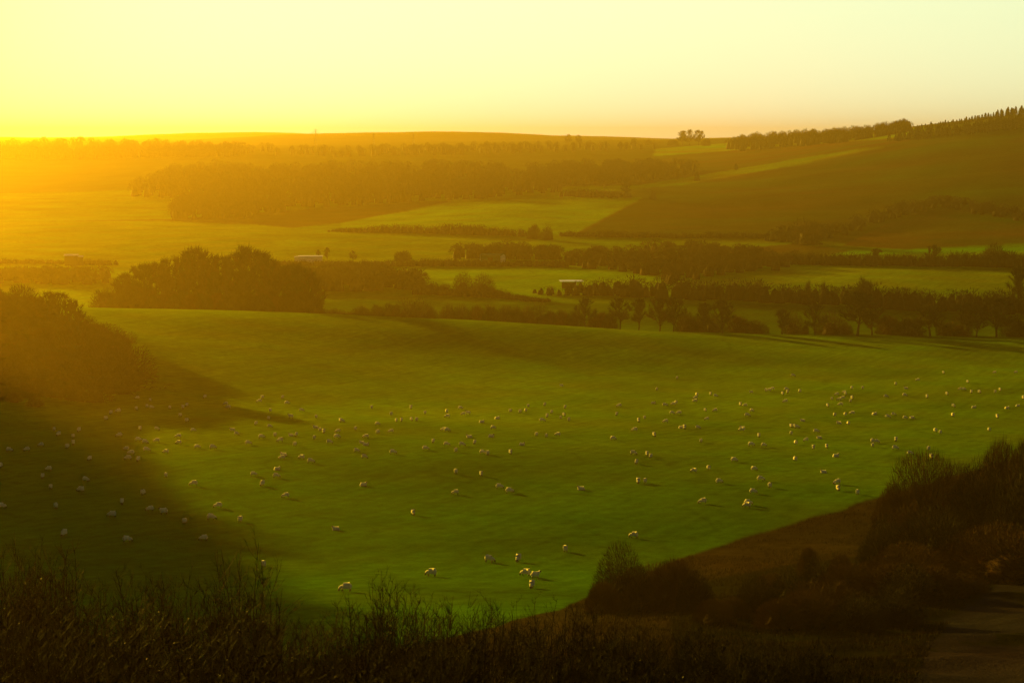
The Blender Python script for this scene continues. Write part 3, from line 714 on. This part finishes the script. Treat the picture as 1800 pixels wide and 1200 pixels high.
def pylon_meshes():
    mb = MB(); arm = MB(); w0 = 4.0; H = 46
    wd = lambda z: w0 * (1 - z / 30 * .75) if z < 30 else w0 * .25
    zs = [0, 7, 14, 20, 25, 30, 36, 42, 46]
    for sx_ in (-1, 1):
        for sy_ in (-1, 1):
            mb.tube([(sx_ * wd(z), sy_ * wd(z), z) if z < 46 else (0, 0, z) for z in zs], [.18] * 9, 4)
    for a, b in zip(zs[:-2], zs[1:-1]):
        for s_ in (-1, 1):
            for t in (-1, 1):
                mb.tube([(-t * wd(a), s_ * wd(a), a), (t * wd(b), s_ * wd(b), b)], [.16, .16], 3)
                mb.tube([(s_ * wd(a), -t * wd(a), a), (s_ * wd(b), t * wd(b), b)], [.16, .16], 3)
    arms = []
    for z, l in ((30, 7.5), (36, 10), (42, 6.5)):
        a_ = MB()
        for s_ in (-1, 1):
            a_.tube([(0, 0.6, z), (s_ * l, 0, z + .6)], [.3, .12], 4); a_.tube([(0, -0.6, z), (s_ * l, 0, z + .6)], [.3, .12], 4); a_.tube([(0, 0, z + 2.2), (s_ * l, 0, z + .6)], [.2, .12], 4)
            a_.tube([(s_ * l, 0, z + .6), (s_ * l, 0, z - 2)], [.14, .2], 4)
        arms.append(a_.mesh('cross_arm', M_STEEL))
    return mb.mesh('tower', M_STEEL), arms
PY = pylon_meshes()
for px, yt, lab in [(555, 226, 'tall faint lattice pylon, leftmost of three on the glowing skyline'), (657, 233, 'middle faint lattice pylon on the glowing skyline'), (727, 236, 'rightmost faint lattice pylon on the glowing skyline')]:
    D = 3600; x, y, z = at(px, D); h = top_height(px, D, yt); sc = min(max(h, 25), 60) / 46
    e = empty('pylon', (x, y, z - 1)); e.scale = (sc,) * 3; e.rotation_euler = (0, 0, .3); tag(e, lab, 'pylon', 'pylons on the skyline')
    obj('tower', PY[0], e)
    for a_ in PY[1]: obj('cross_arm', a_, e)

# ------------------------------------------------------------------ sheep
M_WOOL = simple_mat('wool', (0.88, 0.83, 0.68), 0.95, 0.12, 9, 0.1)
_b = M_WOOL.node_tree.nodes['Principled BSDF']; _b.inputs['Sheen Weight'].default_value = 1.0; _b.inputs['Sheen Roughness'].default_value = 0.45; _b.inputs['Sheen Tint'].default_value = (1, .95, .8, 1)
M_FACE = simple_mat('sheep_face', (0.10, 0.07, 0.05), 0.8, 0.2, 9, 0.2)
def sheep_mesh(name, bones, radii, root, ears, facefn):
    me = bpy.data.meshes.new(name); me.from_pydata([b[0] for b in bones], [(i, b[1]) for i, b in enumerate(bones) if b[1] is not None], [])
    o = bpy.data.objects.new(name, me); COL.objects.link(o)
    m = o.modifiers.new('s', 'SKIN'); sv = me.skin_vertices[0].data
    for i, r in enumerate(radii): sv[i].radius = (r, r); sv[i].use_root = (i == root)
    m.use_smooth_shade = True; sb = o.modifiers.new('d', 'SUBSURF'); sb.levels = 1
    dg = bpy.context.evaluated_depsgraph_get(); out = bpy.data.meshes.new_from_object(o.evaluated_get(dg)); out.name = name
    bpy.data.objects.remove(o); bpy.data.meshes.remove(me)
    for e0, e1, e2 in ears:
        pass
    out.materials.clear(); out.materials.append(M_WOOL); out.materials.append(M_FACE)
    for p in out.polygons:
        p.use_smooth = True
        if facefn(p.center): p.material_index = 1
    for v in out.vertices:
        if not facefn(v.co):
            n = 0.035 * math.sin(v.co.x * 23 + v.co.z * 17) * math.sin(v.co.y * 21 + v.co.z * 9)
            v.co += v.normal * n
    return out
def stand(head, rake=0.0):
    B = [((-.12, 0, .68), None), ((-.50, 0, .67), 0), ((.26, 0, .67), 0)]
    Rr = [.33, .27, .29]
    if head == 'down': B += [((.50, 0, .55), 2), ((.66, .02, .27), 3), ((.76, .04, .08), 4)]; Rr += [.17, .105, .06]; hb = (.66, .02, .30)
    else: B += [((.48, 0, .88), 2), ((.60, .02, 1.06), 3), ((.78, .05, .99), 4)]; Rr += [.16, .115, .065]; hb = (.57, .02, 1.10)
    i = len(B)
    B += [((hb[0], .17, hb[2] + .05), 4), ((hb[0], -.17, hb[2] + .05), 4)]; Rr += [.03, .03]
    for s_ in (-1, 1):
        i = len(B); B += [((-.48, .15 * s_, .42), 1), ((-.53 + .05 * s_ * rake, .15 * s_, .24), i), ((-.48 + .1 * s_ * rake, .15 * s_, .0), i + 1)]; Rr += [.12, .055, .045]
        i = len(B); B += [((.30, .13 * s_, .40), 2), ((.31 - .05 * s_ * rake, .13 * s_, .22), i), ((.30 - .1 * s_ * rake, .13 * s_, .0), i + 1)]; Rr += [.10, .05, .042]
    B += [((-.74, 0, .56), 1)]; Rr += [.05]
    if head == 'down': ff = lambda c: c.z < .30 or (c.x > .60 and c.z < .42)
    else: ff = lambda c: c.z < .30 or c.x > .52 and c.z > .93
    return B, Rr, ff
def lying():
    B = [((-.10, 0, .30), None), ((-.46, 0, .27), 0), ((.26, 0, .30), 0), ((.46, 0, .52), 2), ((.56, .02, .70), 3), ((.74, .05, .63), 4), ((.54, .17, .76), 4), ((.54, -.17, .76), 4),
         ((-.50, .27, .10), 1), ((-.30, .34, .06), 8), ((-.50, -.27, .10), 1), ((-.30, -.34, .06), 10), ((.46, .18, .08), 2), ((.62, .17, .06), 12), ((.46, -.18, .08), 2), ((.62, -.17, .06), 14)]
    return B, [.32, .27, .28, .15, .11, .06, .03, .03, .12, .05, .12, .05, .09, .05, .09, .05], (lambda c: (c.x > .48 and c.z > .58) or (c.x > .55 and c.z < .14))
SM = {}
for key, args in (('G0', stand('down')), ('G1', stand('down', .9)), ('S0', stand('up')), ('Y0', lying())):
    B, Rr, ff = args; SM[key] = sheep_mesh('sheep', B, Rr, 0, [], ff)

# photo column, row of the feet; L/R head to that side, T end on, Y lying
SHEEP_TXT = {
 (0,640): '1447,355L 1583,380T 1553,445T 1600,457R 1438,472T 1245,497L 1167,515T 1122,577T 575,690T 615,743T 830,702T 775,762T 773,835T 713,873T 430,855L 280,905L 100,910R 1480,683T 1657,685R 1255,755L 1460,797R 1532,826R 1650,810L 1330,895L 1380,940L 1548,910R 1347,997L 1455,1010T 942,1003T 1748,928L 8,1075T 512,1110L 448,1187T 1748,1178T 1790,460T',
 (300,640): '358,346T 168,432T 130,458T 105,540T 173,595T 240,697R 580,417L 605,455L 650,700L 697,735R 78,763L 83,830L 282,875R 447,882R 970,350T 932,393L 1178,350T 1228,412R 1050,490T 1032,572T 897,628T 1046,657R 1265,555L 1382,485R 1533,557T 1790,593T 1528,658Y 1577,692T 1613,713T 1760,708L 1757,770R 1103,748T 1270,742Y 1322,745T 960,770R 1152,807L 1312,847T 1513,778T 1677,827R 820,835R 1190,950Y 1172,990L 1378,987L 1480,1030R 1122,1100Y 877,1165R 1117,1185R',
 (600,640): '10,597R 318,458T 523,527T 733,458T 885,512T 1110,500T 1115,550L 1258,462R 1283,523L 1333,518L 1643,562Y 1785,492T 580,595T 632,590T 740,583T 792,587T 383,630R 1480,602Y 150,683T 388,720T 522,707L 257,765L 1075,690L 1117,697R 1603,672R 1348,760Y 1580,755Y 215,820Y 258,843Y 165,917R 247,980R 547,935R 967,815T 890,893R 1112,847R 1275,850R 1403,828T 1210,913T 1490,932R 1545,943T 1785,935T 1205,1140T 1475,1165T',
 (900,640): '520,228L 1742,145T 1525,262T 172,440T 343,425T 142,488T 88,502T 415,507T 558,453T 368,548T 548,535T 512,562T 600,587T 320,595R 1128,438L 1102,528T 1490,403Y 1615,430R 1728,405T 1700,418L 1690,515R 1758,515L 1400,563T 1335,595T 1617,603L 1783,660Y 1290,697L 1500,750T 260,743T 363,757T 480,742L 1068,788R 105,840Y 1283,943R 1425,950T 1460,977T 1310,1037T',
 (1200,640): '1165,118R 720,295L 877,275T 907,272L 943,260L 1095,265R 1105,292T 1055,310T 1233,285T 148,322T 133,355L 128,388L 295,313T 348,332R 610,425T 657,435L 1080,392L 238,485T 340,487L 730,490R 683,540R 252,578L 1530,437T 1265,587Y 20,670T 163,668R 620,693L 630,668Y 803,757T 1143,652T 1180,657T 1207,663R 1142,728T 1410,710R 1440,770Y 1298,800L 1190,830T 1377,885T 1518,873T 195,810T 725,852R 857,855R 545,1017R 1183,1005T 1615,963Y 1485,1132Y 755,1110R 270,1098T 115,1128L 1600,537T 1712,530T 1785,517L 1648,612Y 1745,625T 1573,365T 1623,318L 1650,370L 1685,355L 1703,293L 1716,310T 1787,355T 1770,388T 1663,425L 1782,250T',
 (1500,640): '950,87T 1488,83L 1712,82L 677,165L 445,207T 1205,185T 97,250T 555,247Y 1122,260L 1168,262R 1243,293T 1330,292T 1495,290T 1547,268T 345,338R 543,328R 777,342T 987,310T 1793,355T 1057,442T 1270,447Y 1620,455Y 1733,430Y 222,518Y 425,528R 365,556R 547,565R 618,558Y 1047,540T 1518,555T 862,703T 915,720T 1430,692T 197,815T 250,817R 205,857T 447,797T 445,887R 600,943R 793,897T 825,980T',
 (0,820): '538,220T 908,143R 848,253L 20,430R 592,427T 1285,380T 1513,283T 1580,455L 1178,518L 1722,490L 672,720T 1345,782R',
 (300,820): '240,188L 963,190T 1210,315L 497,423L 433,547R 152,585T 738,568T 345,765L 978,1042T 1743,655Y',
 (600,820,5): '193,157Y 1392,182R 1480,220R 1000,232L 632,415T 1305,828R 787,950L 35,1085L',
 (900,820,5): '607,192Y 1108,137T 1168,132T 1068,615L 467,735T 52,823T 117,950L 208,970R 172,1055T',
 (1200,800): '387,283R 917,330T 745,393R 825,257R 207,497L 692,512R 675,537L 1625,293L 1640,362T 1842,400T'}
SH = []
for k, txt in SHEEP_TXT.items():
    s_ = k[2] if len(k) > 2 else 6
    for t in txt.split():
        a, b = t.split(',')
        SH.append([k[0] + int(a) / s_, k[1] + int(b[:-1]) / s_ + 2.4, b[-1]])
# place them and describe each one by where it stands in the flock
rows = [(0, 694, 'along the back of the flock'), (694, 722, 'in the upper flock'), (722, 748, 'in the middle flock'), (748, 782, 'below the middle of the flock'),
        (782, 840, 'in the lower flock'), (840, 905, 'in the scattered front rows'), (905, 2000, 'nearest the foreground twigs')]
cols = [(0, 260, 'far left shade'), (260, 480, 'left, below the shaded knoll'), (480, 720, 'left of centre'), (720, 1000, 'in the centre'), (1000, 1260, 'right of centre'), (1260, 1520, 'towards the right'), (1520, 1900, 'far right')]
cells = {}
for s_ in SH:
    r = [i for i, q in enumerate(rows) if q[0] <= s_[1] < q[1]][0]; c = [i for i, q in enumerate(cols) if q[0] <= s_[0] < q[1]][0]
    cells.setdefault((r, c), []).append(s_)
SIDE = {'L': 'side-on facing left', 'R': 'side-on facing right', 'T': 'seen end-on', 'Y': 'lying down'}
CW = {0: 'far left shade', 1: 'below the knoll', 2: 'left of centre', 3: 'centre', 4: 'right of centre', 5: 'towards the right', 6: 'far right'}
RW = {0: 'back edge', 1: 'upper flock', 2: 'middle flock', 3: 'mid-lower flock', 4: 'lower flock', 5: 'front rows', 6: 'nearest the twigs'}
srng = random.Random(5)
for (r, c), L in cells.items():
    by = {}
    for s_ in sorted(L, key=lambda q: q[0]): by.setdefault(s_[2], []).append(s_)
    for code, M in by.items():
        for i, (px, py, _) in enumerate(M):
            x, y, z = hit(px, py, 150, 900)
            if code == 'Y': me = SM['Y0']
            elif code in 'LR' and srng.random() < .06: me = SM['S0']
            else: me = SM['G0'] if srng.random() < .5 else SM['G1']
            o = obj('sheep', me, None, (x, y, z - 0.02))
            ang = {'L': math.pi + srng.uniform(-.45, .45), 'R': srng.uniform(-.45, .45), 'T': srng.choice([1, -1]) * math.pi / 2 + srng.uniform(-.35, .35), 'Y': srng.choice([0, math.pi]) + srng.uniform(-.4, .4)}[code]
            k = srng.uniform(.92, 1.12); o.rotation_euler = (0, 0, ang); o.scale = (k, k, k)
            n = 'only' if len(M) == 1 else nth(i)
            tail = ' from the left' if len(M) > 1 and i else ''
            pose = 'grazing ' if me in (SM['G0'], SM['G1']) else 'standing ' if me is SM['S0'] else ''
            tag(o, '%s cream sheep%s, %s%s, %s, %s' % (n, tail, pose, SIDE[code], RW[r], CW[c]), 'sheep', 'sheep grazing across the green pasture')

# ------------------------------------------------------------------ scrub on the near bank
BIG = [bush_meshes(60 + i, n=15000, w=0.006, mat=M_DARK if i % 2 else M_RED, wide=0.62 + .1 * i, rough=.22, nl=0.6) for i in range(3)]
NB = [(1096,192,968,58),(1188,190,965,56),(1140,196,985,70),(1060,188,1010,40),(1226,186,1012,34),
      (1566,268,845,38),(1628,266,793,55),(1684,270,812,45),(1598,246,880,75),(1754,274,757,50),(1802,268,752,52),(1722,262,838,62),(1796,246,835,70),(1660,236,905,85),(1738,226,915,85),(1548,240,915,42),(1800,215,930,90),(1590,222,950,62),(1840,250,780,60),
      (1478,214,962,30),(1440,205,985,34),(1390,190,1008,44),(1330,182,1012,36),(1500,200,985,46),(1560,196,985,56),(1455,176,1015,60),(1640,196,985,70),(1290,172,1040,34),(1420,232,950,20),(1530,205,975,40),(1600,190,1000,55),(1350,196,1000,26),(1255,168,1045,30),(1410,170,1030,46),(1500,165,1045,50),(1570,170,1030,50),(1690,200,1000,50),(1370,166,1040,48)]
for i, (px, D, yt, hw) in enumerate(sorted(NB)):
    x, y, z = at(px, D); yt -= 12 if yt < 900 and px > 1400 else 0; h = max(1.2, top_height(px, D, yt)); w = 1.2 * hw / F * D
    plant('near_bush', BIG[i % 3], ('stems', 'foliage'), (x, y, z - .2), h, w / (h * .72), '%s dark dense bush from the left on the bank below the pasture' % nth(i), 'bush', 'dense bushes on the near bank')

def rough_grass():
    rng = np.random.default_rng(3); N = 150000
    px = rng.uniform(1000, 1950, N); D = np.exp(rng.uniform(math.log(85), math.log(345), N))
    X = (px - 900) / 3285 * D; Z = height(X, D); q, r_ = project(X, D, Z)
    edge = np.interp(q, [p[0] for p in FIELD_EDGE], [p[1] for p in FIELD_EDGE])
    ok = (r_ > edge + 2) & ~inside(q, r_, [(1590,1240),(1640,1130),(1700,1060),(1800,985),(2000,900),(2300,1240)]) & (vnoise(X, D, 5) + .4 * vnoise(X, D, 1.5) > -.35)
    X, D, Z = X[ok], D[ok], Z[ok]; n = len(X)
    mb = MB(); d = np.stack([rng.normal(size=n) * .35 + .2, rng.normal(size=n) * .35, np.ones(n)], 1)
    mb.needles(np.stack([X, D, Z - .03], 1), d, rng.uniform(.2, .55, n), 0.018 + D * 0.00016, rng)
    o = obj('rough_grass', mb.mesh('rough_grass', simple_mat('dead_grass', (0.022, 0.012, 0.004), .9, .5, .25))); tag(o, kind='stuff', label='rough brown tussock grass on the near bank', cat='grass')
rough_grass()

# ------------------------------------------------------------------ bare twiggy shrubs in the foreground
def shrub_meshes(seed, stems=18, H=5.0):
    rd = random.Random(seed); rng = np.random.default_rng(seed); sb = MB(); tw = MB(); lf = MB()
    P = []; D = []; L = []; W = []
    for i in range(stems):
        a = rd.uniform(0, 6.283); r0 = rd.uniform(0, .5); sp = rd.uniform(.15, .9); h = H * rd.uniform(.55, 1.0) * (1.05 - .25 * sp)
        p = [Vector((r0 * math.cos(a), r0 * math.sin(a), -.1))]
        for k in range(1, 7):
            t = k / 6; p.append(Vector((math.cos(a) * (r0 + sp * t ** 1.4) + rd.gauss(0, .05), math.sin(a) * (r0 + sp * t ** 1.4) + rd.gauss(0, .05), h * t)))
        rr = rd.uniform(.016, .028)
        sb.tube(p, [rr * (1 - .8 * k / 6) for k in range(7)], 4)
        for j in range(13):
            t = rd.uniform(.3, .98) * 6; k = int(t); s_ = p[k].lerp(p[min(k + 1, 6)], t - k)
            b = rd.uniform(0, 6.283); ln = rd.uniform(.35, 1.1) * (1.2 - t / 9)
            q = s_ + Vector((math.cos(b) * .55, math.sin(b) * .55, rd.uniform(.45, 1.0))).normalized() * ln
            m = s_.lerp(q, .5) + Vector((math.cos(b) * .05, math.sin(b) * .05, 0))
            sb.tube([s_, m, q], [.007, .005, .0025], 3)
            n = rd.randint(9, 14); tt = rng.random((n, 1))
            base = np.array(s_) * (1 - tt) + np.array(q) * tt
            P.append(base); D.append(np.array(q - s_)[None] * .8 + rng.normal(size=(n, 3)) * .28 + [0, 0, .15]); L.append(rng.uniform(.12, .42, n)); W.append(np.full(n, .007))
    P = np.concatenate(P); D = np.concatenate(D); L = np.concatenate(L); W = np.concatenate(W)
    tw.needles(P, D, L, W, rng)
    n = 55; k = rng.choice(len(P), n); Dn = D[k] / np.linalg.norm(D[k], axis=1, keepdims=True)
    lf.needles(P[k] + Dn * L[k][:, None] * .9, rng.normal(size=(n, 3)), rng.uniform(.025, .05, n), rng.uniform(.012, .024, n), rng)
    return sb.mesh('stems', M_STEM), tw.mesh('twigs', M_STEM), lf.mesh('dry_leaves', M_LEAF)
SHR = [shrub_meshes(80 + i, stems=14 + i) for i in range(8)]
TOPX = [-60, 0, 60, 95, 120, 155, 190, 215, 260, 300, 345, 385, 410, 427, 445, 480, 520, 560, 600, 640, 680, 715, 780, 850, 900, 950, 1000, 1050, 1150, 1300, 1450, 1550, 1650, 1800]
TOPY = [925, 928, 925, 950, 965, 1003, 995, 985, 975, 968, 980, 1000, 985, 940, 985, 1035, 1058, 1062, 1050, 1010, 988, 1022, 1028, 1030, 1052, 1028, 1048, 1055, 1070, 1075, 1110, 1140, 1175, 1195]
frng = random.Random(99); FS = []
for px in range(-70, 1500, 27): FS.append((px + frng.uniform(-8, 8), frng.uniform(56, 70), frng.uniform(0, 22)))
for px in range(-60, 1600, 30): FS.append((px + frng.uniform(-10, 10), frng.uniform(45, 54), frng.uniform(25, 85)))
for px in range(-60, 1700, 36): FS.append((px + frng.uniform(-12, 12), frng.uniform(36, 43), frng.uniform(80, 150)))
FS += [(427, 60, -14), (100, 62, -12), (678, 62, -4), (30, 63, -6), (1080, 62, 10), (1350, 60, 35), (1430, 58, 35)]
FS.sort()
for i, (px, D, dy) in enumerate(FS):
    yt = float(np.interp(px, TOPX, TOPY)) + dy
    x, y, z = at(px, D); h = min(7.2, max(2.2, top_height(px, D, yt)))
    w = (h / 5) ** .5 * frng.uniform(.9, 1.2)
    e = empty('twiggy_shrub', (x, y, z)); e.scale = (w, w, h / 5); e.rotation_euler = (0, 0, frng.uniform(0, 6.28))
    ms = SHR[frng.randrange(8)]
    for me, p in zip(ms, ('stems', 'twigs', 'dry_leaves')): obj(p, me, e)
    ly = 'back' if D > 55 else 'middle' if D > 44 else 'front'
    e['_l'] = ly; tag(e, 'x', 'shrub', 'bare twiggy shrubs in the foreground')
cnt = {}
for e in [o for o in COL.objects if o.name.startswith('twiggy_shrub')]:
    pass
lst = {'back': [], 'middle': [], 'front': []}
for o in list(COL.objects):
    if '_l' in o.keys(): lst[o['_l']].append(o)
for ly, L in lst.items():
    L.sort(key=lambda o: o.location.x / o.location.y)
    for i, o in enumerate(L):
        o['label'] = '%s bare dark twiggy shrub from the left in the %s row of the foreground thicket' % (nth(i), ly); del o['_l']

# arching bramble stems beside the knoll
bm_ = MB(); x, y, z = at(262, 520); rd = random.Random(4)
for i in range(16):
    x0 = rd.uniform(-5, 5); hh = rd.uniform(1.2, 2.6); l = rd.uniform(2, 5); y0 = rd.uniform(-1.5, 1.5)
    bm_.tube([(x0 + l * t, y0, hh * math.sin(math.pi * (.15 + .85 * t)) - .4) for t in (0, .25, .5, .75, 1)], [.05, .05, .04, .03, .02], 3)
o = obj('bramble', bm_.mesh('bramble', M_STEM), None, (x, y, z)); tag(o, 'arching bramble stems on the sunlit edge right of the knoll', 'bramble')

# ------------------------------------------------------------------ haze
def build_haze(density=1.45e-4):
    x0, x1, y0, y1 = -14500, 14500, -70, 9100
    zb = CZ - 125
    zt = max(float((o.matrix_basis @ Vector(o.bound_box[6])).z) if not o.parent else o.parent.location.z + o.bound_box[6][2] * o.parent.scale[2] for o in COL.objects if o.type == 'MESH') + 2
    mb = MB(); mb.box(((x0 + x1) / 2, (y0 + y1) / 2, (zb + zt) / 2), (x1 - x0, y1 - y0, zt - zb))
    m = bpy.data.materials.new('evening_haze'); m.use_nodes = True; nt = m.node_tree; nt.nodes.clear()
    v = nt.nodes.new('ShaderNodeVolumePrincipled'); v.inputs['Color'].default_value = (1.0, 0.68, 0.12, 1)
    v.inputs['Density'].default_value = density; v.inputs['Anisotropy'].default_value = 0.855
    o = nt.nodes.new('ShaderNodeOutputMaterial'); nt.links.new(v.outputs[0], o.inputs['Volume'])
    h = obj('haze', mb.mesh('haze', m)); tag(h, kind='stuff')
build_haze()
